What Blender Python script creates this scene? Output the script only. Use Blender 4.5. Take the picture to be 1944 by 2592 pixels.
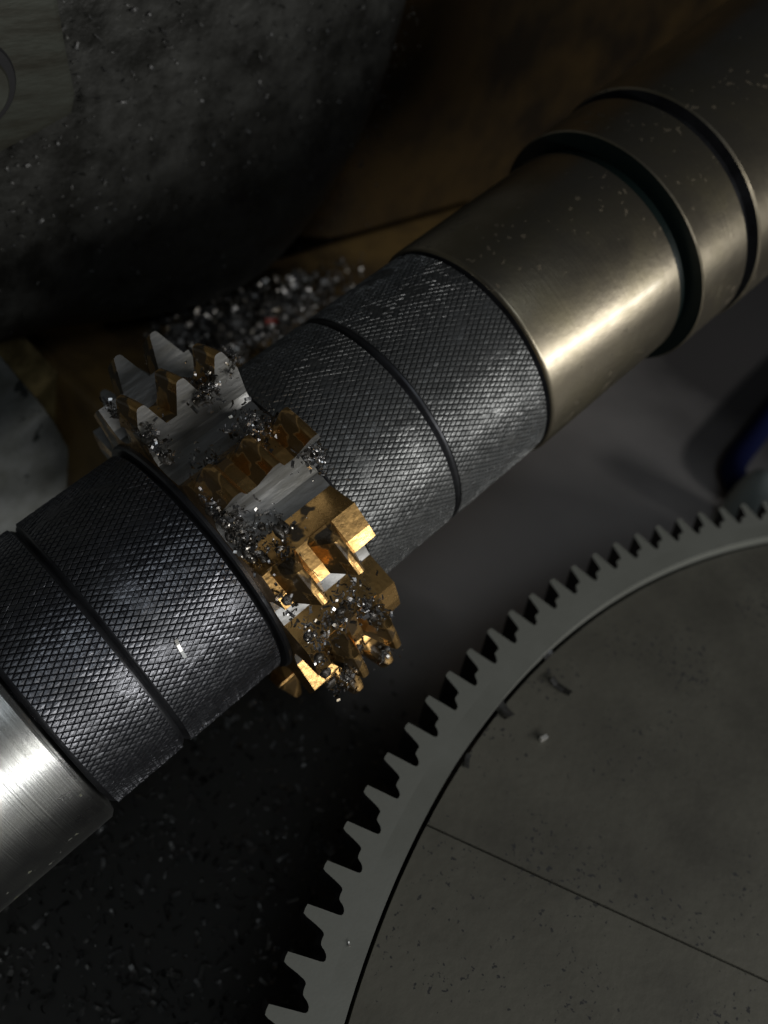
import bpy, bmesh, math, random
from mathutils import Matrix, Vector, noise
random.seed(7)
for o in list(bpy.data.objects): bpy.data.objects.remove(o)
scene = bpy.context.scene
col = scene.collection
MM = 0.001                                   # everything below is measured in millimetres

# ------------------------------------------------------------------ camera
CAM = Vector((-117.0738, -100.1015, 192.0414))
RIGHT = Vector((0.677984, -0.686533, 0.262697))
DOWN = Vector((-0.380566, -0.633578, -0.673608))
FWD = Vector((0.628894, 0.356722, -0.690827))
FPX = 2433.48                                # focal length in pixels of the 1944 x 2592 photograph
cd = bpy.data.cameras.new('camera'); cam = bpy.data.objects.new('camera', cd); col.objects.link(cam)
cd.sensor_fit = 'VERTICAL'; cd.sensor_height = 24.0; cd.sensor_width = 18.0
cd.lens = 24.0 * FPX / 2592.0
cd.clip_start = 0.01; cd.clip_end = 20.0
cam.matrix_world = Matrix(((RIGHT.x, -DOWN.x, -FWD.x, CAM.x * MM), (RIGHT.y, -DOWN.y, -FWD.y, CAM.y * MM),
                           (RIGHT.z, -DOWN.z, -FWD.z, CAM.z * MM), (0, 0, 0, 1)))
cd.dof.use_dof = True; cd.dof.focus_distance = 0.188; cd.dof.aperture_fstop = cd.lens / 2.5
scene.camera = cam

# ------------------------------------------------------------------ light and exposure
world = bpy.data.worlds.new('World'); scene.world = world; world.use_nodes = True
bg = world.node_tree.nodes['Background']
bg.inputs['Color'].default_value = (0.75, 0.85, 1.0, 1); bg.inputs['Strength'].default_value = 0.013
def area(name, loc, target, power, sx, sy, color):
    l = bpy.data.lights.new(name, 'AREA'); l.shape = 'RECTANGLE'; l.size = sx; l.size_y = sy; l.energy = power; l.color = color
    o = bpy.data.objects.new(name, l); col.objects.link(o)
    o.location = Vector(loc) * MM
    o.rotation_euler = (Vector(target) - Vector(loc)).to_track_quat('-Z', 'Y').to_euler()
    return o
area('work_lamp', (40, -545, 225), (40, 0, 20), 2.0, 0.84, 0.04, (1.0, 0.985, 0.95))
area('fill_lamp', (-430, -380, 800), (0, 0, 0), 0.55, 0.25, 0.25, (0.88, 0.95, 1.0))  # unseen fill light, added near the view direction to brighten floor and gear
scene.view_settings.view_transform = 'Standard'; scene.view_settings.look = 'None'
scene.view_settings.exposure = 0.0; scene.view_settings.gamma = 1.0
scene.view_settings.use_curve_mapping = False
scene.cycles.use_denoising = True
scene.cycles.max_bounces = 6
scene.cycles.caustics_reflective = False; scene.cycles.caustics_refractive = False
scene.cycles.sample_clamp_indirect = 3.0

# ------------------------------------------------------------------ photo pixels to places
def ray(px, py):
    return RIGHT * ((px - 972) / FPX) + DOWN * ((py - 1296) / FPX) + FWD
def on_plane(px, py, axis, value):
    d = ray(px, py); k = (value - CAM[axis]) / d[axis]
    return CAM + d * k
A0 = Vector((-12.1391, 0.0, 22.3267))        # arbor axis: point at s = 0, direction, and the two cross directions
AX = Vector((0.933779, 0.0, 0.357851)); AV = Vector((-0.318702, -0.454787, 0.831624)); AT = Vector((0.162746, -0.8906, -0.42467))
def on_arbor(px, py, r):
    d = ray(px, py); dp = d - AX * d.dot(AX); q0 = CAM - A0; pp = q0 - AX * q0.dot(AX)
    a, b, c = dp.dot(dp), dp.dot(pp), pp.dot(pp) - r * r
    disc = max(b * b - a * c, 0)
    q = CAM + d * ((-b - math.sqrt(disc)) / a) - A0
    return q.dot(AX), math.atan2(q.dot(AT), q.dot(AV))
ARBOR = Matrix(((AV.x, AT.x, AX.x, A0.x * MM), (AV.y, AT.y, AX.y, A0.y * MM), (AV.z, AT.z, AX.z, A0.z * MM), (0, 0, 0, 1)))

# ------------------------------------------------------------------ materials
def mat(name, color, metallic=0.0, rough=0.5, c2=None, nscale=40.0, mix=(0.4, 0.65), detail=6.0, rvar=0.0,
        bump=0.0, bscale=200.0, rings=0.0, ring_freq=1500.0, spots=None, coat=0.0, spec=0.5, stretch=None):
    m = bpy.data.materials.new(name); m.use_nodes = True
    nt = m.node_tree; N = nt.nodes; L = nt.links; p = N['Principled BSDF']
    p.inputs['Metallic'].default_value = metallic; p.inputs['Roughness'].default_value = rough
    p.inputs['Base Color'].default_value = (*color, 1); p.inputs['Coat Weight'].default_value = coat
    p.inputs['Coat Roughness'].default_value = 0.12; p.inputs['Specular IOR Level'].default_value = spec
    tc = N.new('ShaderNodeTexCoord'); src = tc.outputs['Object']
    if stretch:
        mp = N.new('ShaderNodeMapping'); mp.inputs['Scale'].default_value = stretch
        L.new(src, mp.inputs['Vector']); vec = mp.outputs['Vector']
    else: vec = src
    out = None
    if c2 is not None or rvar:
        n = N.new('ShaderNodeTexNoise'); n.inputs['Scale'].default_value = nscale; n.inputs['Detail'].default_value = detail
        n.inputs['Roughness'].default_value = 0.62
        L.new(vec, n.inputs['Vector'])
        mr = N.new('ShaderNodeMapRange'); mr.inputs['From Min'].default_value = mix[0]; mr.inputs['From Max'].default_value = mix[1]
        L.new(n.outputs['Fac'], mr.inputs['Value'])
        if c2 is not None:
            mx = N.new('ShaderNodeMix'); mx.data_type = 'RGBA'
            mx.inputs['A'].default_value = (*color, 1); mx.inputs['B'].default_value = (*c2, 1)
            L.new(mr.outputs['Result'], mx.inputs['Factor']); out = mx.outputs['Result']
        if rvar:
            rr = N.new('ShaderNodeMapRange'); rr.inputs['To Min'].default_value = rough - rvar; rr.inputs['To Max'].default_value = rough + rvar
            L.new(mr.outputs['Result'], rr.inputs['Value']); L.new(rr.outputs['Result'], p.inputs['Roughness'])
    if spots:
        scol, sscale, thr = spots
        n2 = N.new('ShaderNodeTexNoise'); n2.inputs['Scale'].default_value = sscale; n2.inputs['Detail'].default_value = 3.0
        L.new(src, n2.inputs['Vector'])
        n3 = N.new('ShaderNodeTexNoise'); n3.inputs['Scale'].default_value = sscale * 0.05; n3.inputs['Detail'].default_value = 2.0
        L.new(src, n3.inputs['Vector'])
        ad = N.new('ShaderNodeMath'); ad.operation = 'MULTIPLY_ADD'; ad.inputs[1].default_value = 0.45
        L.new(n3.outputs['Fac'], ad.inputs[0]); L.new(n2.outputs['Fac'], ad.inputs[2])
        m2 = N.new('ShaderNodeMapRange'); m2.inputs['From Min'].default_value = thr + 0.225; m2.inputs['From Max'].default_value = thr + 0.265
        L.new(ad.outputs[0], m2.inputs['Value'])
        mx2 = N.new('ShaderNodeMix'); mx2.data_type = 'RGBA'
        if out: L.new(out, mx2.inputs['A'])
        else: mx2.inputs['A'].default_value = (*color, 1)
        mx2.inputs['B'].default_value = (*scol, 1)
        L.new(m2.outputs['Result'], mx2.inputs['Factor']); out = mx2.outputs['Result']
        if metallic > 0:
            mm = N.new('ShaderNodeMapRange'); mm.inputs['To Min'].default_value = metallic; mm.inputs['To Max'].default_value = 0.1
            L.new(m2.outputs['Result'], mm.inputs['Value']); L.new(mm.outputs['Result'], p.inputs['Metallic'])
    if out: L.new(out, p.inputs['Base Color'])
    nrm = None
    if rings:
        sx = N.new('ShaderNodeSeparateXYZ'); L.new(src, sx.inputs[0])
        nr = N.new('ShaderNodeTexNoise'); nr.noise_dimensions = '1D'; nr.inputs['Scale'].default_value = ring_freq; nr.inputs['Detail'].default_value = 4.0
        nr.inputs['Roughness'].default_value = 0.7
        L.new(sx.outputs['Z'], nr.inputs['W'])
        b = N.new('ShaderNodeBump'); b.inputs['Strength'].default_value = rings; b.inputs['Distance'].default_value = 0.0004
        L.new(nr.outputs['Fac'], b.inputs['Height']); nrm = b.outputs['Normal']
    if bump:
        nb = N.new('ShaderNodeTexNoise'); nb.inputs['Scale'].default_value = bscale; nb.inputs['Detail'].default_value = 5.0
        L.new(vec, nb.inputs['Vector'])
        b = N.new('ShaderNodeBump'); b.inputs['Strength'].default_value = bump; b.inputs['Distance'].default_value = 0.0008
        L.new(nb.outputs['Fac'], b.inputs['Height'])
        if nrm: L.new(nrm, b.inputs['Normal'])
        nrm = b.outputs['Normal']
    if nrm: L.new(nrm, p.inputs['Normal'])
    return m
M = {}
M['sleeve'] = mat('bright_turned_steel', (0.78, 0.79, 0.80), 1.0, 0.30, c2=(0.56, 0.57, 0.53), nscale=38, rings=0.30, ring_freq=2600, rvar=0.05, spots=((0.16, 0.17, 0.09), 300, 0.725))
M['bush'] = mat('oily_tan_steel', (0.45, 0.395, 0.30), 0.97, 0.37, c2=(0.33, 0.29, 0.20), nscale=60, rvar=0.05, bump=0.07, bscale=420, rings=0.08, ring_freq=1200, spots=((0.15, 0.125, 0.09), 480, 0.69), coat=0.35)
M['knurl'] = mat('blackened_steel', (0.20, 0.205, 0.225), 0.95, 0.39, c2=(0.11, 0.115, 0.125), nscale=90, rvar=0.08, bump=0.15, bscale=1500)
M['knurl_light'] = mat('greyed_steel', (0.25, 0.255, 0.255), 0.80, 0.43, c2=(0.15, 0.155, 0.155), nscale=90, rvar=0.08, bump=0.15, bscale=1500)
M['groove'] = mat('dark_oily_steel', (0.075, 0.078, 0.085), 0.75, 0.38, c2=(0.04, 0.04, 0.045), nscale=120)
M['green_groove'] = mat('greenish_seal', (0.006, 0.014, 0.013), 0.2, 0.4, coat=0.2)
M['gold'] = mat('titanium_nitride', (0.76, 0.47, 0.18), 0.97, 0.32, c2=(0.40, 0.24, 0.085), nscale=170, rvar=0.07, bump=0.08, bscale=900, spots=((0.075, 0.048, 0.02), 130, 0.56))
M['ground'] = mat('ground_tool_steel', (0.36, 0.36, 0.355), 0.75, 0.48, c2=(0.20, 0.195, 0.175), nscale=200, rvar=0.08, bump=0.2, bscale=700, stretch=(1, 1, 0.25))
M['chip'] = mat('fresh_steel_chip', (0.50, 0.50, 0.51), 0.9, 0.25, c2=(0.12, 0.10, 0.07), nscale=300, mix=(0.40, 0.60))
M['panchip'] = mat('dull_grey_chip', (0.34, 0.34, 0.33), 0.45, 0.45, c2=(0.022, 0.022, 0.02), nscale=120, mix=(0.30, 0.62))
M['dullchip'] = mat('oily_dark_chip', (0.12, 0.12, 0.12), 0.6, 0.45, c2=(0.025, 0.025, 0.02), nscale=260, mix=(0.35, 0.62))
M['brightchip'] = mat('clean_bright_chip', (0.85, 0.84, 0.80), 0.7, 0.35)
M['heapchip'] = mat('grey_heaped_chip', (0.48, 0.48, 0.48), 0.8, 0.36, c2=(0.09, 0.075, 0.05), nscale=120, mix=(0.38, 0.62))
M['redchip'] = mat('red_paint_flake', (0.26, 0.035, 0.022), 0.0, 0.5)
M['gear'] = mat('machined_gear_steel', (0.215, 0.222, 0.20), 0.12, 0.55, c2=(0.175, 0.181, 0.16), nscale=30, bump=0.05, bscale=1500)
M['flank'] = mat('dark_tooth_flank', (0.030, 0.029, 0.030), 0.3, 0.5)  # tooth flanks darker than the gear's top face
M['plate'] = mat('oily_fixture_iron', (0.125, 0.121, 0.100), 0.1, 0.52, c2=(0.070, 0.067, 0.055), nscale=22, rvar=0.09, bump=0.16, bscale=420, spots=((0.045, 0.045, 0.045), 800, 0.67))
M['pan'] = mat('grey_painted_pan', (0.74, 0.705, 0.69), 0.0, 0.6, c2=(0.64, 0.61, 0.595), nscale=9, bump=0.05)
def darken_pan(m, x0, x1):
    """darker pan where the chips collect, ragged edge; far side has painted light fall-off"""
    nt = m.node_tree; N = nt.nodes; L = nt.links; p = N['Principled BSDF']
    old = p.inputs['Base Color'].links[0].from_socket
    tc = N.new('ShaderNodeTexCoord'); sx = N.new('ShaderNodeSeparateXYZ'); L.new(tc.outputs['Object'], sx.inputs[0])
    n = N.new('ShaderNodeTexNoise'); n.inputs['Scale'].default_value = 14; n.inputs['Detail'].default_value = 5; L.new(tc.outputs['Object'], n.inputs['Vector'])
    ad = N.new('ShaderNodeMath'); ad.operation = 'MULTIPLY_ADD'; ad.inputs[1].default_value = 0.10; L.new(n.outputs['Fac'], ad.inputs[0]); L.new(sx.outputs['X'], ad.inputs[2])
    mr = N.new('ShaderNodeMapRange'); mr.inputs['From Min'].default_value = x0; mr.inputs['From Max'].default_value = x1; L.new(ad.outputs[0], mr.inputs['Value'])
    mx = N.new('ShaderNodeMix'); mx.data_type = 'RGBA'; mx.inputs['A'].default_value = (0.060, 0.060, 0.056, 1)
    m3 = N.new('ShaderNodeMapRange'); m3.inputs['From Min'].default_value = x1 + 0.12; m3.inputs['From Max'].default_value = x1 + 0.24; L.new(ad.outputs[0], m3.inputs['Value'])  # fall-off of light painted into the pan colour towards large X
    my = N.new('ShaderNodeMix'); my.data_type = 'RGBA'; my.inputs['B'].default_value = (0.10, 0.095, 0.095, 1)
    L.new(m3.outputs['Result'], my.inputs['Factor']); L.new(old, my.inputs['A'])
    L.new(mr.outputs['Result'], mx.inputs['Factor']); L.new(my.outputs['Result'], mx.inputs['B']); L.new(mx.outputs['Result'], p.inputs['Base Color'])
darken_pan(M['pan'], 0.10, 0.155)
M['floorgrey'] = mat('dirty_grey_floor', (0.16, 0.15, 0.145), 0.0, 0.7, c2=(0.07, 0.066, 0.062), nscale=14)
M['boss'] = mat('black_oily_casting', (0.018, 0.018, 0.016), 0.1, 0.5, c2=(0.080, 0.081, 0.075), nscale=95, mix=(0.36, 0.80), detail=10.0, rvar=0.1, bump=1.0, bscale=260, spec=0.3)
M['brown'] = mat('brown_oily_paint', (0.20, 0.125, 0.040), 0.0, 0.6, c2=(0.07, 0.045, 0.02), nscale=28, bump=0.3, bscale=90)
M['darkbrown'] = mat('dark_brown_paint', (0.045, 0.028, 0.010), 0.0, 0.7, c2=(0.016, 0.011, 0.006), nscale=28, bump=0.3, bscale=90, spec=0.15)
M['tan'] = mat('tan_painted_edge', (0.42, 0.33, 0.15), 0.0, 0.5, c2=(0.15, 0.115, 0.05), nscale=75, mix=(0.42, 0.62), bump=0.3)
M['greyface'] = mat('grey_speckled_iron', (0.44, 0.46, 0.45), 0.1, 0.55, c2=(0.24, 0.25, 0.22), nscale=70, bump=0.4, bscale=200, spots=((0.07, 0.08, 0.075), 150, 0.585))
M['bracket'] = mat('dull_bracket_steel', (0.075, 0.08, 0.065), 0.4, 0.55, c2=(0.045, 0.043, 0.032), nscale=60, bump=0.2, bscale=200, stretch=(1, 1, 4))
M['darkiron'] = mat('dark_iron', (0.04, 0.04, 0.042), 0.5, 0.5)
M['blue'] = mat('blue_plastic', (0.004, 0.008, 0.055), 0.0, 0.8, spec=0.2)
M['white'] = mat('pale_plastic', (0.34, 0.39, 0.38), 0.0, 0.6)

# ------------------------------------------------------------------ object helpers
def tag(o, label=None, cat=None, group=None, kind=None):
    if label: o['label'] = label
    if cat: o['category'] = cat
    if group: o['group'] = group
    if kind: o['kind'] = kind
    return o
def mesh_from(name, verts, faces, mats, fmat=None, smooth=False):
    me = bpy.data.meshes.new(name)
    me.from_pydata([(v[0] * MM, v[1] * MM, v[2] * MM) for v in verts], [], faces)
    for m in (mats if isinstance(mats, (list, tuple)) else [mats]): me.materials.append(m)
    if fmat: me.polygons.foreach_set('material_index', fmat)
    if smooth is True: me.polygons.foreach_set('use_smooth', [True] * len(me.polygons))
    elif smooth: me.polygons.foreach_set('use_smooth', smooth)
    me.update(); return me
def link(name, data, parent=None, world=None, local=None):
    o = bpy.data.objects.new(name, data); col.objects.link(o)
    if parent is not None: o.parent = parent
    if world is not None: o.matrix_world = world
    if local is not None: o.matrix_local = local
    return o
def empty(name, world): return link(name, None, world=world)
def lathe(prof, n=160, close=True):
    """prof: list of (r, s). Turned about local Z; returns verts, faces."""
    v = []; f = []; k = len(prof)
    for i in range(n):
        c, s_ = math.cos(2 * math.pi * i / n), math.sin(2 * math.pi * i / n)
        v += [(r * c, r * s_, z) for r, z in prof]
    for i in range(n):
        j = (i + 1) % n
        for q in range(k if close else k - 1):
            w = (q + 1) % k
            f.append((i * k + q, j * k + q, j * k + w, i * k + w))
    return v, f
def auto_smooth(me, ang=35):
    bm = bmesh.new(); bm.from_mesh(me)
    bmesh.ops.recalc_face_normals(bm, faces=bm.faces)
    for fc in bm.faces: fc.smooth = True
    for e in bm.edges:
        if len(e.link_faces) == 2 and e.calc_face_angle(0) > math.radians(ang): e.smooth = False
    bm.to_mesh(me); bm.free()
def turned(name, prof, m, parent=None, n=160, world=None, face=None):
    v, f = lathe(prof, n); me = mesh_from(name, v, f, m); auto_smooth(me)
    if face:                                             # end faces take a darker material
        me.materials.append(face)
        for p in me.polygons:
            if abs(p.normal.z) > 0.95: p.material_index = 1
    return link(name, me, parent, world=world)
def slab(name, pts, y0, y1, m, bevel=0.0, seg=3, parent=None, axis='Y'):
    """polygon outline (x, z) extruded from y0 to y1 (or (x, y) from z0 to z1)."""
    n = len(pts)
    if axis == 'Y': v = [(x, y0, z) for x, z in pts] + [(x, y1, z) for x, z in pts]
    else: v = [(x, y, y0) for x, y in pts] + [(x, y, y1) for x, y in pts]
    f = [tuple(range(n)), tuple(range(2 * n - 1, n - 1, -1))] + [(i, n + i, n + (i + 1) % n, (i + 1) % n) for i in range(n)]
    me = mesh_from(name, v, f, m)
    bm = bmesh.new(); bm.from_mesh(me); bmesh.ops.recalc_face_normals(bm, faces=bm.faces)
    if bevel:
        es = [e for e in bm.edges if all(abs((q.co.y if axis == 'Y' else q.co.z) - (y0 if axis == 'Y' else y1) * MM) < 1e-7 for q in e.verts)]
        bmesh.ops.bevel(bm, geom=es, offset=bevel * MM, segments=seg, affect='EDGES', profile=0.6)
    bm.to_mesh(me); bm.free()
    if bevel: auto_smooth(me, 40)
    return link(name, me, parent)

# ------------------------------------------------------------------ the setting
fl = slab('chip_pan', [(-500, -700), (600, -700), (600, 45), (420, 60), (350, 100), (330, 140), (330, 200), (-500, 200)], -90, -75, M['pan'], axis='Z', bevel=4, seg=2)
tag(fl, kind='structure')
gf = slab('machine_floor', [(-900, -900), (2000, -900), (2000, 1500), (-900, 1500)], -165, -150, M['floorgrey'], axis='Z')
tag(gf, kind='structure')

# work table under the gear, with the split fixture plate
GC = Vector((74.0949, -311.4003))
tb = turned('work_table', [(0.1, -74.5), (232, -74.5), (232, -20.3), (0.1, -20.3)], M['darkiron'], n=96, world=Matrix.Translation((GC.x * MM, GC.y * MM, 0)))
tag(tb, 'dark round machine table beneath the ring gear', 'table')
def clip(poly, p, nrm, off):
    out = []
    for i in range(len(poly)):
        a, b = poly[i], poly[(i + 1) % len(poly)]
        da = (Vector(a) - p).dot(nrm) - off; db = (Vector(b) - p).dot(nrm) - off
        if da >= 0: out.append(a)
        if da * db < 0:
            t = da / (da - db); out.append((a[0] + (b[0] - a[0]) * t, a[1] + (b[1] - a[1]) * t))
    return out
ZP = -3.0
l0 = on_plane(1101, 2097, 2, ZP).to_2d(); l1 = on_plane(1944, 2484, 2, ZP).to_2d()
nl = (l1 - l0).normalized(); nl = Vector((-nl.y, nl.x))
disc = [(GC.x + 248.9 * math.cos(2 * math.pi * i / 240), GC.y + 248.9 * math.sin(2 * math.pi * i / 240)) for i in range(240)]
fx = empty('fixture_plate', Matrix.Translation((GC.x * MM, GC.y * MM, -20 * MM)))
tag(fx, 'dull oily iron clamping plate inside the ring gear, split by a thin joint', 'plate')
for sg in (1, -1):
    pc = clip(disc, l0, nl * sg, 0.33)
    o = slab('plate_segment', pc, -20.0, ZP, M['plate'], axis='Z')
    mw = o.matrix_world.copy(); o.parent = fx; o.matrix_parent_inverse = fx.matrix_world.inverted()

# ------------------------------------------------------------------ ring gear
NT = 163; TH = 20.0; PITCH = 2 * math.pi / NT
TWIST = -0.383 / 262.0                                   # radians per mm of depth (helical teeth)
gap = [(0.0, 264.75), (0.036, 264.0), (0.10, 261.6), (0.150, 260.1), (0.18, 259.6), (0.22, 259.35), (0.30, 259.4), (0.36, 259.35), (0.42, 259.2),
       (0.455, 258.8), (0.49, 258.2), (0.54, 257.7), (0.59, 257.4), (0.66, 257.3), (0.705, 257.6), (0.722, 258.2), (0.765, 261.9), (0.80, 264.75)]
prof = [(u, r) for u, r in gap if u >= 0.30] + [(0.90, 264.85)] + [(u + 1, r) for u, r in gap if u <= 0.30]
RIN, RB = 250.1, 255.0
gear = empty('ring_gear', Matrix.Translation((GC.x * MM, GC.y * MM, -TH * MM)))
tag(gear, 'pale machined steel ring gear with short stepped teeth around its rim', 'gear')
base = [(0.30 + k / 6.0, RB) for k in range(6, -1, -1)]
loop = prof + base
NL = 4
v = []; f = []
for L_ in range(NL):
    z = TH - TH * L_ / (NL - 1)
    for u, r in loop:
        an = u * PITCH + TWIST * (TH - z)
        v.append((r * math.cos(an), r * math.sin(an), z))
k = len(loop)
f.append(tuple(range(k))); f.append(tuple(range(NL * k - 1, (NL - 1) * k - 1, -1)))
for L_ in range(NL - 1):
    for i in range(len(prof) - 1): f.append((L_ * k + i, (L_ + 1) * k + i, (L_ + 1) * k + i + 1, L_ * k + i + 1))
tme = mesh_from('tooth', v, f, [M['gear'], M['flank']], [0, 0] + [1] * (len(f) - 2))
bm = bmesh.new(); bm.from_mesh(tme); bmesh.ops.recalc_face_normals(bm, faces=bm.faces); bm.to_mesh(tme); bm.free()
for i in range(NT): link('tooth', tme, gear, local=Matrix.Rotation(i * PITCH, 4, 'Z'))
v = []; f = []
nr = NT * 6
for i in range(nr):
    an = (0.30 + i / 6.0) * PITCH; c, s_ = math.cos(an), math.sin(an)
    v += [(RB * c, RB * s_, TH), (RIN * c, RIN * s_, TH), (RIN * c, RIN * s_, TH - 0.25), (RIN * c, RIN * s_, 0), (RB * c, RB * s_, 0)]
for i in range(nr):
    j = (i + 1) % nr
    for q in range(5): f.append((i * 5 + q, j * 5 + q, j * 5 + (q + 1) % 5, i * 5 + (q + 1) % 5))
link('rim', mesh_from('rim', v, f, M['gear']), gear)

# ------------------------------------------------------------------ arbor: shaft, sleeves, collars
sh = turned('arbor_shaft', [(0.1, -150), (15, -150), (15, 255), (0.1, 255)], M['groove'], n=48, world=ARBOR)
tag(sh, 'dark steel arbor shaft running through the collars and the gold cutter', 'shaft')
sl = turned('arbor_sleeve', [(15.1, -150), (31.5, -150), (31.5, -48.2), (30.6, -47.2), (15.1, -47.2)], M['sleeve'], n=256, world=ARBOR)
tag(sl, 'bright turned steel sleeve with greenish stains beside the knurled collars', 'sleeve')

def knurled(name, s0, s1, label, R=30.0, seed=0, m='knurl'):
    rnd = random.Random(seed)
    root = empty(name, ARBOR @ Matrix.Translation((0, 0, s0 * MM)))
    tag(root, label, 'collar', 'knurled spacer collars on the arbor')
    Ln = s1 - s0; c = 0.9
    turned('collar_body', [(15.1, 0), (R - 1.4, 0), (R - 0.75, c * 0.55), (R - 0.47, c), (R - 0.47, Ln - c), (R - 0.75, Ln - c * 0.55), (R - 1.4, Ln), (15.1, Ln)], M['groove'], root, n=160)
    NA = 132; hz = 1.13; hc = math.pi / NA
    v = []; f = []; sm = []
    rows = int((Ln - 2 * c) / hz)
    z0 = (Ln - rows * hz) / 2
    for i in range(rows + 1):
        z = z0 + i * hz
        for j in range(NA):
            an = (2 * j + (i % 2)) * hc
            b = len(v)
            lo = max(z - hz, z0); hi = min(z + hz, z0 + rows * hz)
            k1 = 0.73 + rnd.uniform(-.06, .05)
            h = R + rnd.uniform(-0.06, 0.03); tz, ta = rnd.gauss(0, 0.03), rnd.gauss(0, 0.03)
            nz_ = noise.noise(Vector((an * 4.0, z * 0.16, seed * 7.3))) + 0.5 * noise.noise(Vector((an * 13.0, z * 0.5, seed * 3.1)))
            if nz_ > 0.34: h -= 0.10; k1 = min(0.93, k1 + 0.4 * (nz_ - 0.34) + 0.08)
            rl = R - 0.38
            for (zz, aa) in ((lo, an), (z, an + hc), (hi, an), (z, an - hc)):
                v.append((rl * math.cos(aa), rl * math.sin(aa), zz))
            for dz, da in ((lo - z, 0), (0, hc), (hi - z, 0), (0, -hc)):
                rr = h + tz * dz + ta * da * R
                v.append((rr * math.cos(an + da * k1), rr * math.sin(an + da * k1), z + dz * k1))
            v.append(((h + 0.05) * math.cos(an), (h + 0.05) * math.sin(an), z))
            for q in range(4):
                w = (q + 1) % 4
                f.append((b + q, b + w, b + 4 + w, b + 4 + q)); f.append((b + 4 + q, b + 4 + w, b + 8))
    me = mesh_from('knurl', v, f, M[m])
    link('knurled_surface', me, root)
    return root
G = [-46.5, -27.25, -0.3, 25.6, 53.55, 85.4]
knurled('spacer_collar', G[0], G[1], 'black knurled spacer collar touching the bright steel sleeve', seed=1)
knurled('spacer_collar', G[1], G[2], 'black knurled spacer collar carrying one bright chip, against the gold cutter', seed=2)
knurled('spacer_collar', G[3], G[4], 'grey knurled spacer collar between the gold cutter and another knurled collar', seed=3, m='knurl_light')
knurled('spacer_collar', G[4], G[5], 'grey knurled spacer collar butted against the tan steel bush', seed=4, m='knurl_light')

bu = empty('bearing_bush', ARBOR @ Matrix.Translation((0, 0, 86.2 * MM)))
tag(bu, 'tan oily steel bush with a bright streak and pitted surface next to the knurled collars', 'bush')
turned('bush_body', [(15.1, -0.7), (30.0, -0.7), (30.6, -0.3), (30.9, 0.3), (30.9, 48.2), (29.9, 49.0), (15.1, 49.0)], M['bush'], bu, n=200, face=M['groove'])
turned('seal_ring', [(15.1, 49.1), (30.0, 49.1), (30.1, 51.0), (27.0, 51.2), (26.8, 52.6), (15.1, 52.6)], M['green_groove'], bu, n=160)
sp = empty('spindle_nose', ARBOR @ Matrix.Translation((0, 0, 138.9 * MM)))
tag(sp, 'larger tan steel spindle nose with a dark ring groove, behind the tan bush', 'spindle')
turned('nose_flange', [(15.1, 0), (34.3, 0), (34.7, 0.4), (34.7, 18.3), (34.4, 18.7), (15.1, 18.7)], M['bush'], sp, n=200, face=M['green_groove'])
turned('groove_ring', [(15.1, 18.75), (32.2, 18.75), (32.2, 22.4), (15.1, 22.4)], M['groove'], sp, n=160)
turned('spindle_body', [(15.1, 22.5), (35.2, 22.5), (35.7, 23.0), (36.2, 115), (15.1, 115)], M['bush'], sp, n=200, face=M['groove'])

# ------------------------------------------------------------------ hob cutter
NG = 11; STEP = 2 * math.pi / NG; PH0 = math.radians(26.5)
RT, RR, RF = 47.5, 40.2, 32.0
S0, S1 = 1.0, 25.0
D2R = math.radians
hob = empty('hob_cutter', ARBOR)
tag(hob, 'gold coated gear hob with grey ground cutting faces and oily chips, between knurled collars', 'cutter')
# body section: one entry per corner (phi offset behind the cutting face, r, material of the face that follows)
sec = [(0.0, RR, 1), (4.0, RR - 0.2, 1), (12.0, RR - 0.7, 1), (19.0, RF + 1.0, 0), (25.5, RF, 0), (31.0, RF + 0.6, 0), (32.5, RF + 2.6, 0)]
ring = []
for k in range(NG):
    for off, r, mi in sec: ring.append((PH0 - k * STEP - D2R(off), r, mi))
v = []; f = []; fm = []
n = len(ring)
for z in (S0, S1):
    for ph, r, mi in ring: v.append((r * math.cos(ph), r * math.sin(ph), z))
for z in (S0, S1):
    for ph, r, mi in ring: v.append((15.1 * math.cos(ph), 15.1 * math.sin(ph), z))
for i in range(n):
    j = (i + 1) % n
    f.append((i, j, n + j, n + i)); fm.append(ring[i][2])
    f.append((2 * n + i, 2 * n + j, j, i)); fm.append(1)
    f.append((3 * n + i, n + i, n + j, 3 * n + j)); fm.append(1)
me = mesh_from('hob_body', v, f, [M['ground'], M['gold']], fm)
bm = bmesh.new(); bm.from_mesh(me); bmesh.ops.recalc_face_normals(bm, faces=bm.faces); bm.to_mesh(me); bm.free()
link('hob_body', me, hob)
turned('hub_face', [(15.1, -0.25), (31.0, -0.25), (31.4, 0.2), (31.4, 0.98), (15.1, 0.98)], M['groove'], hob, n=120)
turned('hub_face', [(15.1, 25.02), (30.6, 25.02), (30.2, 25.5), (15.1, 25.5)], M['groove'], hob, n=120)
AXP = 9.42; SHIFT = 2 * AXP / NG                          # two-start thread
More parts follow.
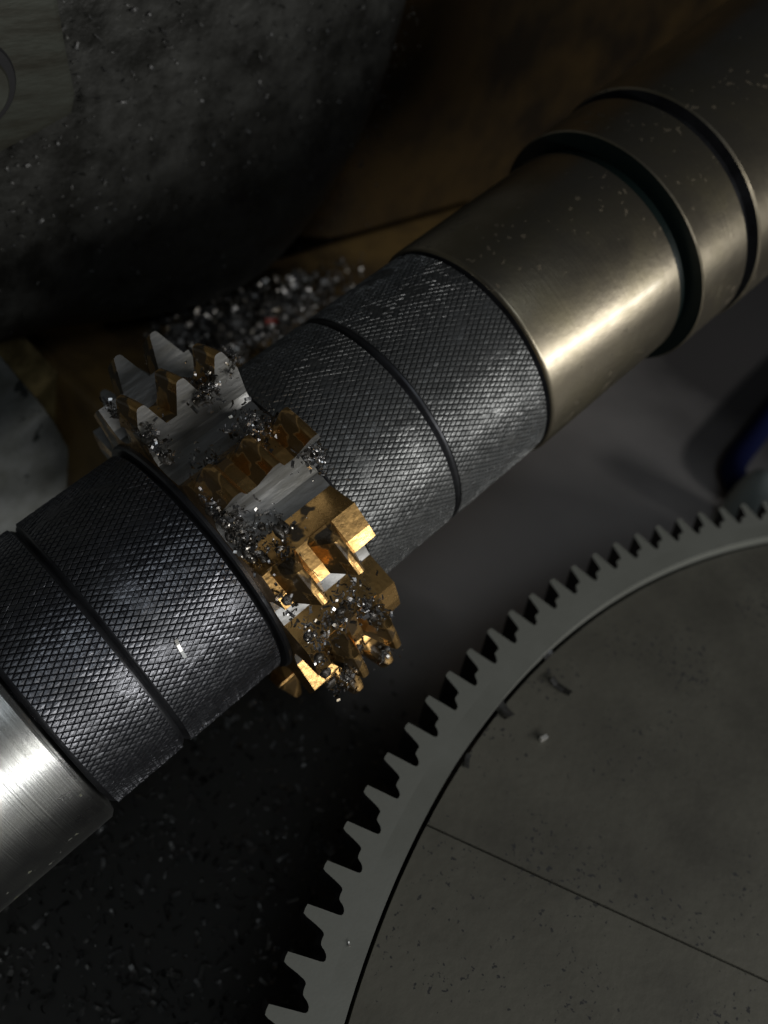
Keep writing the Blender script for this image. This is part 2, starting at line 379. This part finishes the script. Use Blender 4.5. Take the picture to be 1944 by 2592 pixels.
def tooth_mesh(sc):
    """tooth centred on sc at its cutting face, clipped to the hob's ends; cutting face at phi = 0, body behind it"""
    half = [(-3.4, 0.0), (-2.1, 3.6), (-1.08, 6.6), (-0.78, 7.12), (-0.35, 7.3), (0.35, 7.3), (0.78, 7.12), (1.08, 6.6), (2.1, 3.6), (3.4, 0.0)]
    pts = []
    for i in range(len(half)):
        a = half[i]
        pts.append(a)
    lo, hi = S0 - sc + 0.01, S1 - sc - 0.01
    out = []
    for i in range(len(pts)):
        a, b = pts[i], pts[(i + 1) % len(pts)]
        ina = lo <= a[0] <= hi
        if ina: out.append(a)
        cuts = []
        for lim in (lo, hi):
            if (a[0] - lim) * (b[0] - lim) < 0:
                t = (lim - a[0]) / (b[0] - a[0]); cuts.append((t, (lim, a[1] + (b[1] - a[1]) * t)))
        for t, c in sorted(cuts): out.append(c)
    if len(out) < 3 or max(q[1] for q in out) < 0.8: return None
    full = len(out) == len(pts)
    pts = out; m_ = len(pts)
    lay = [(0.0, 0.0, 1.0), (3.0, 0.15, 1.0), (6.5, 0.35, 1.0), (10.0, 0.5, 1.0), (11.2, 0.6, 0.55), (12.6, 0.7, 0.02)]
    v = []; f = []; fm = []
    for off, drop, hs in lay:
        ph = -D2R(off)
        for z, h in pts:
            base_r = RR - 0.02 - 0.06 * off
            r = base_r + max(h * hs - (drop if h > 0.01 else 0.0) * (h / 7.3), -0.3)
            v.append((r * math.cos(ph), r * math.sin(ph), z - SHIFT * off / 32.73))
    f.append(tuple(range(m_))); fm.append(0)
    for l in range(len(lay) - 1):
        for i in range(m_):
            j = (i + 1) % m_
            f.append((l * m_ + i, (l + 1) * m_ + i, (l + 1) * m_ + j, l * m_ + j)); fm.append(1)
    f.append(tuple(range(len(lay) * m_ - 1, (len(lay) - 1) * m_ - 1, -1))); fm.append(1)
    me = mesh_from('cutting_tooth', v, f, [M['ground'], M['gold']], fm)
    bm = bmesh.new(); bm.from_mesh(me); bmesh.ops.recalc_face_normals(bm, faces=bm.faces); bm.to_mesh(me); bm.free()
    return me, full
full_me = None
for k in range(NG):
    ph = PH0 + k * STEP
    kk = k if k <= 6 else k - NG
    for j in range(-3, 5):
        sc = 6.6 + SHIFT * kk + AXP * j
        if sc < S0 + 1.0 or sc > S1 - 1.0: continue
        r = tooth_mesh(sc)
        if r is None: continue
        me, full = r
        if full:
            if full_me is None: full_me = me
            me = full_me
        link('cutting_tooth', me, hob, local=Matrix.Rotation(ph, 4, 'Z') @ Matrix.Translation((0, 0, sc * MM)))

# ------------------------------------------------------------------ machine behind the arbor
def pxz(px, py, yv): q = on_plane(px, py, 1, yv); return (q.x, q.z)
def bez(p0, p1, p2, p3, n):
    return [tuple(p0[k] * (1 - t) ** 3 + 3 * p1[k] * t * (1 - t) ** 2 + 3 * p2[k] * t * t * (1 - t) + p3[k] * t ** 3 for k in (0, 1)) for t in [i / n for i in range(n + 1)]]
RIM = bez((20, -4), (60, -12), (85, -18), (108, -4), 6) + bez((108, -4), (132, 14), (154, 45), (147, 110), 9)[1:]
hd = slab('head_casting', [(-190, -2)] + RIM + [(141, 210), (-190, 210)], 100, 240, M['boss'], bevel=30, seg=8)
tag(hd, 'black chip-covered machine casting with a rounded lower corner behind the arbor', 'casting')
br = empty('side_bracket', Matrix.Translation((-60 * MM, 85 * MM, -74 * MM)))
tag(br, 'grey speckled iron bracket with a tan painted edge beside the black casting', 'bracket')
edge = [pxz(0, 900, 98), pxz(96, 1012, 98), pxz(140, 1070, 98), pxz(185, 1150, 98), pxz(235, 1260, 98)]
o = slab('face_plate', [(-190, -74)] + [(edge[-1][0] + 8, -74)] + edge[::-1] + [(-30, 40), (-190, 40)], 98, 106, M['greyface'], bevel=1.5, seg=2)
o.parent = br; o.matrix_parent_inverse = br.matrix_world.inverted()
o = slab('painted_body', [(-190, -74.5), (edge[-1][0] + 18, -74.5)] + [(x + 8 + 7 * i / 4, z + 4) for i, (x, z) in list(enumerate(edge))[::-1]] + [(-28, 44), (-190, 44)], 106.2, 119, M['tan'], bevel=3, seg=3)
o.parent = br; o.matrix_parent_inverse = br.matrix_world.inverted()
lg = slab('chip_ledge', [(20, 62), (150, 66), (260, 100), (260, 131), (20, 131)], -149.8, -14, M['brown'], bevel=6, seg=3, axis='Z')
tag(lg, 'brown oily ledge heaped with steel chips below the black casting', 'ledge')
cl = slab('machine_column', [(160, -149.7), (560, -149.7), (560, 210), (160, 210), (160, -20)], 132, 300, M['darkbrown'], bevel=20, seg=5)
tag(cl, 'brown oily machine column fading into the dark behind the tan bush', 'column')
pb = empty('corner_plate', Matrix.Translation((-30 * MM, 96 * MM, 70 * MM)))
tag(pb, 'dull steel plate with a cut corner and a dark bolt hole on the black casting', 'plate')
o = slab('plate_body', [(-120, 150)] + [pxz(*p, 92) for p in ((140, -60), (150, 0), (168, 110), (194, 240), (185, 290), (100, 338), (0, 390))] + [(-120, 62)], 92, 99.8, M['bracket'], bevel=1.5, seg=2)
o.parent = pb; o.matrix_parent_inverse = pb.matrix_world.inverted()
bc = on_plane(-75, 215, 1, 92)
for nm, ro, ri, y0, m_ in (('hole_ring', 10.2, 7.6, 90.6, 'darkiron'), ('bolt_head', 7.4, 0.1, 88.5, 'bracket')):
    vv, ff = lathe([(ri, 0), (ro - 0.6, 0), (ro, 0.6), (ro, 92 - y0 + 2), (ri, 92 - y0 + 2)], 48)
    me = mesh_from(nm, vv, ff, M[m_]); auto_smooth(me)
    o = link(nm, me, world=Matrix.Translation((bc.x * MM, y0 * MM, bc.z * MM)) @ Matrix.Rotation(-math.pi / 2, 4, 'X'))
    mw = o.matrix_world.copy(); o.parent = pb; o.matrix_parent_inverse = pb.matrix_world.inverted()

# ------------------------------------------------------------------ chips
def flake(rnd, size, slim=1.0):
    """one short curled strip; returns local verts/faces"""
    L = size * rnd.uniform(0.7, 1.5); w = size * rnd.uniform(0.25, 0.5) * slim; curl = rnd.uniform(0.3, 2.2); n = 3
    v = []
    for i in range(n + 1):
        a = curl * (i / n - 0.5); R_ = L / curl
        x = R_ * math.sin(a); z = R_ * (1 - math.cos(a))
        sk = rnd.uniform(-.1, .1) * w
        v += [(x, -w / 2 + sk, z), (x, w / 2 + sk, z + 0.12 * w)]
    f = [(2 * i, 2 * i + 2, 2 * i + 3, 2 * i + 1) for i in range(n)]
    return v, f
def rand_rot(rnd):
    return Matrix.Rotation(rnd.uniform(0, 6.28), 3, 'Z') @ Matrix.Rotation(rnd.uniform(-1.3, 1.3), 3, 'X') @ Matrix.Rotation(rnd.uniform(0, 6.28), 3, 'Y')
def chips(name, items, m, label, world=None, seed=0, parent=None):
    """items: (position mm, size, normal or None)"""
    rnd = random.Random(seed); V = []; F = []
    for p, size, nrm in items:
        v, f = flake(rnd, size)
        if nrm is None: R_ = rand_rot(rnd)
        else: R_ = nrm.to_track_quat('Z', 'Y').to_matrix() @ Matrix.Rotation(rnd.uniform(0, 6.28), 3, 'Z') @ Matrix.Rotation(rnd.gauss(0, 0.45), 3, 'X')
        b = len(V)
        for q in v:
            w = R_ @ Vector(q) + Vector(p); V.append(w)
        F += [tuple(b + i for i in t) for t in f]
    o = link(name, mesh_from(name, V, F, m), parent, world=world)
    if label: tag(o, label, 'metal chips', kind='stuff')
    return o
rnd = random.Random(21)
# clumps clinging to the hob: (photo x, photo y, radius, spread mm along / around, count)
cl_list = [(350, 1110, 42, 2.2, 90), (385, 1150, 40, 2.0, 60), (555, 920, 43, 1.6, 50), (520, 985, 42, 1.8, 50), (660, 1080, 40, 2.2, 70), (640, 1110, 39, 2.5, 60),
    (560, 1200, 38, 2.5, 60), (570, 1320, 42, 1.8, 70), (540, 1290, 41, 1.5, 40), (690, 1400, 38, 2.4, 25), (790, 1150, 41, 2.0, 40), (735, 1420, 40, 2.0, 25), (620, 1370, 39, 2, 40),
    (720, 1560, 41, 2.2, 70), (890, 1515, 43, 2.4, 80), (930, 1540, 44, 1.6, 45), (840, 1570, 41, 2.4, 60), (780, 1620, 44, 2.0, 60), (900, 1660, 42, 2.0, 50),
    (985, 1650, 44, 1.8, 60), (880, 1710, 45, 2.2, 80), (815, 1740, 44, 1.6, 50), (800, 1690, 42, 1.8, 50), (960, 1560, 46, 1.0, 25), (270, 1050, 42, 1.6, 40), (850, 1640, 41, 2.0, 40), (780, 1790, 45, 1.2, 25), (690, 1335, 36, 2.2, 16), (765, 1365, 36, 2.0, 12), (640, 1395, 37, 1.6, 14)]
items = []
for px, py, r, sprd, cnt in cl_list:
    s_, ph = on_arbor(px, py, r)
    for i in range(int(cnt * (4 if py < 1500 else 1.7))):
        ss = s_ + rnd.gauss(0, sprd); pp = ph + rnd.gauss(0, sprd * 1.25) / r; rr = r + rnd.gauss(0, 0.8)
        if ss < 0.5 or ss > 26: continue
        items.append(((rr * math.cos(pp), rr * math.sin(pp), ss), rnd.choice((0.45, 0.6, 0.8, 1.1, 1.6)), None))
cling = chips('clinging_chips', items, M['chip'], 'wet glittering steel chips clinging to the gold hob teeth', world=ARBOR, seed=3)
# dark oily sludge that holds them together, joined into the same mass
M['sludge'] = mat('oily_sludge', (0.055, 0.045, 0.032), 0.35, 0.30, c2=(0.16, 0.15, 0.14), nscale=900, mix=(0.45, 0.62), bump=0.7, bscale=900, coat=0.4)
bm = bmesh.new(); bm.from_mesh(cling.data)
cling.data.materials.append(M['sludge'])
for px, py, r, sprd, cnt in cl_list:
    s_, ph = on_arbor(px, py, r)
    for q in range(2 if py < 1500 else 1):
        pp = ph + rnd.gauss(0, sprd * 0.8) / r; ss = min(max(s_ + rnd.gauss(0, sprd * 0.8), 1.5), 24.5)
        up_ = Vector((math.cos(pp), math.sin(pp), 0)); c_ = up_ * (r - 0.9) + Vector((0, 0, ss))
        R_ = up_.to_track_quat('Z', 'Y').to_matrix()
        a_, b_, h_ = rnd.uniform(0.9, 2.0), rnd.uniform(0.8, 1.6), rnd.uniform(0.5, 0.9)
        g = bmesh.ops.create_icosphere(bm, subdivisions=2, radius=1.0)
        for vt in g['verts']:
            n_ = vt.co * (1 + 0.38 * noise.noise(vt.co * 1.7 + Vector((px * .1 + q, py * .1, 0))))
            vt.co = (R_ @ Vector((n_.x * a_, n_.y * b_, n_.z * h_)) + c_) * MM
            for fc in vt.link_faces: fc.material_index = 1; fc.smooth = True
bm.to_mesh(cling.data); bm.free()
# heap on the ledge
items = []
for i in range(2600):
    px = rnd.gauss(600, 140); py = 805 + (620 - px) * 0.35 + rnd.gauss(0, 60)
    if not 380 < px < 930: continue
    q = on_plane(px, py, 2, -12 + rnd.random() * 5)
    if q.y < 40 or q.y > 112 or q.x < 20: continue
    items.append((q, rnd.choice((1.4, 2.2, 3.0, 4.2)), None))
chips('heaped_chips', items, M['heapchip'], 'heap of grey steel chips on the brown ledge below the black casting', seed=5)
# stuck on the casting face
items = []
for i in range(3600):
    x = rnd.uniform(-60, 146); z = rnd.uniform(12, 200)
    d = 1.0 if z > 40 else 0.35
    if rnd.random() > d: continue
    items.append(((x, 99.6 - rnd.random() * 0.8, z), rnd.choice((0.5, 0.7, 1.0, 1.5)), Vector((rnd.gauss(0, .25), -1, 0.5 + rnd.gauss(0, .25)))))
chips('stuck_chips', items, M['dullchip'], 'fine dark chips stuck to the oily face of the black casting', seed=8)
# in the pan below
items = []
for i in range(16000):
    x = rnd.uniform(-190, 210); y = rnd.uniform(-75, 190)
    if rnd.random() < max(0, (x - 20) / 70.0): continue
    if (x - GC.x) ** 2 + (y - GC.y) ** 2 < 240 ** 2: continue
    items.append(((x, y, -74.5 + rnd.random() * 3), rnd.choice((0.8, 1.2, 1.7, 2.2, 3.0)), Vector((rnd.gauss(0, .6), rnd.gauss(0, .6), 1))))
chips('pan_chips', items, M['panchip'], 'dark steel chips littering the pan beside the ring gear', seed=9)
# single chips that can be pointed at
def single(name, pos, size, m, label, nrm=Vector((0, 0, 1)), seed=0, cat='chip', solid=0.35, slim=1.0):
    rnd = random.Random(seed)
    v, f = flake(rnd, size, slim)
    n = len(v); zc = min(q[2] for q in v)
    v = [(a, b, c - zc) for a, b, c in v]; v2 = v + [(a, b, c + solid) for a, b, c in v]
    f2 = [tuple(reversed(t)) for t in f] + [tuple(i + n for i in t) for t in f]
    cnt = {}
    for t in f:
        for i in range(4):
            e = (t[i], t[(i + 1) % 4]); cnt[e] = 1
    for (a, b) in cnt:
        if (b, a) not in cnt: f2.append((a, b, b + n, a + n))
    R_ = nrm.to_track_quat('Z', 'Y').to_matrix().to_4x4() @ Matrix.Rotation(rnd.uniform(0, 6.28), 4, 'Z')
    o = link(name, mesh_from(name, v2, f2, m), world=Matrix.Translation(Vector(pos) * MM) @ R_)
    return tag(o, label, cat)
s_, ph = on_arbor(455, 1640, 30.1)
nrm = AV * math.cos(ph) + AT * math.sin(ph)
single('metal_chip', A0 + AX * s_ + nrm * 30.05, 5.2, M['brightchip'], 'bright bent steel chip lying on the black knurled collar', nrm, seed=4, solid=0.12, slim=0.45)
q = on_plane(1372, 1873, 2, ZP); single('metal_chip', q, 2.0, M['brightchip'], 'tiny square steel chip lying alone on the clamping plate', seed=5, solid=1.1)
q = on_plane(1416, 1742, 2, ZP); single('metal_chip', q, 5.0, M['dullchip'], 'broad curled steel chip with a dark hollow on the clamping plate', seed=6, solid=0.3)
q = on_plane(1383, 1662, 2, ZP); single('metal_chip', q, 4.2, M['chip'], 'crumpled steel chip on the clamping plate just inside the gear rim', seed=7, solid=0.6)
q = on_plane(1271, 1796, 2, ZP); single('metal_chip', q, 6.5, M['dullchip'], 'thin ring-shaped curl of steel leaning against the inner rim of the gear', seed=8, solid=0.2)
q = on_plane(1181, 1928, 2, ZP); single('metal_chip', q, 3.6, M['dullchip'], 'dark pointed chip beside the inner rim of the gear', seed=9, solid=0.5)
q = on_plane(883, 2391, 2, 0.0); single('metal_chip', q, 0.9, M['brightchip'], 'bright speck of a chip on the flat top of the ring gear', seed=10, solid=0.2)
q = on_plane(683, 812, 2, -6); single('paint_flake', q, 5.0, M['redchip'], 'small red flake among the heaped grey chips', Vector((-.3, -.8, .5)), seed=11, cat='flake', solid=0.3)

# ------------------------------------------------------------------ blue hose and pale nozzle behind the gear
def tube(name, pts, rad, m, n=14, parent=None):
    cu = bpy.data.curves.new(name, 'CURVE'); cu.dimensions = '3D'; cu.bevel_depth = rad * MM; cu.bevel_resolution = 4; cu.resolution_u = 8
    sp_ = cu.splines.new('NURBS'); sp_.points.add(len(pts) - 1); sp_.use_endpoint_u = True; sp_.order_u = 3
    for i, p in enumerate(pts): sp_.points[i].co = (p[0] * MM, p[1] * MM, p[2] * MM, 1)
    o = bpy.data.objects.new(name, cu); col.objects.link(o)
    dg = bpy.context.evaluated_depsgraph_get(); me = bpy.data.meshes.new_from_object(o.evaluated_get(dg))
    bpy.data.objects.remove(o); me.materials.clear(); me.materials.append(m)
    for p in me.polygons: p.use_smooth = True
    return link(name, me, parent)
hp = [on_plane(px, py, 2, z) for px, py, z in ((2190, 800, -68), (2000, 985, -68), (1905, 1110, -68), (1845, 1185, -68), (1875, 1240, -68), (1985, 1290, -68), (2150, 1330, -68))]
hs = tube('coolant_hose', hp, 6.0, M['blue'])
tag(hs, 'blue plastic hose bent sharply behind the ring gear', 'hose')
nz = on_plane(1850, 1330, 2, -74)
vv, ff = lathe([(0.1, 0), (9, 0), (9, 20), (8.2, 27), (6, 31.5), (2.8, 34), (0.1, 34.4)], 40)
me = mesh_from('pale_nozzle', vv, ff, M['white']); auto_smooth(me, 50)
nzo = link('bottle_cap', me, world=Matrix.Translation((nz.x * MM, nz.y * MM, -74.9 * MM)))
tag(nzo, 'pale rounded plastic cap below the blue hose, behind the gear teeth', 'cap')

rim = tube('painted_rim', [(x - 1.5, 128, z + 1.5) for x, z in RIM], 2.2, M['tan'])
rim.parent = hd; rim.matrix_parent_inverse = hd.matrix_world.inverted()
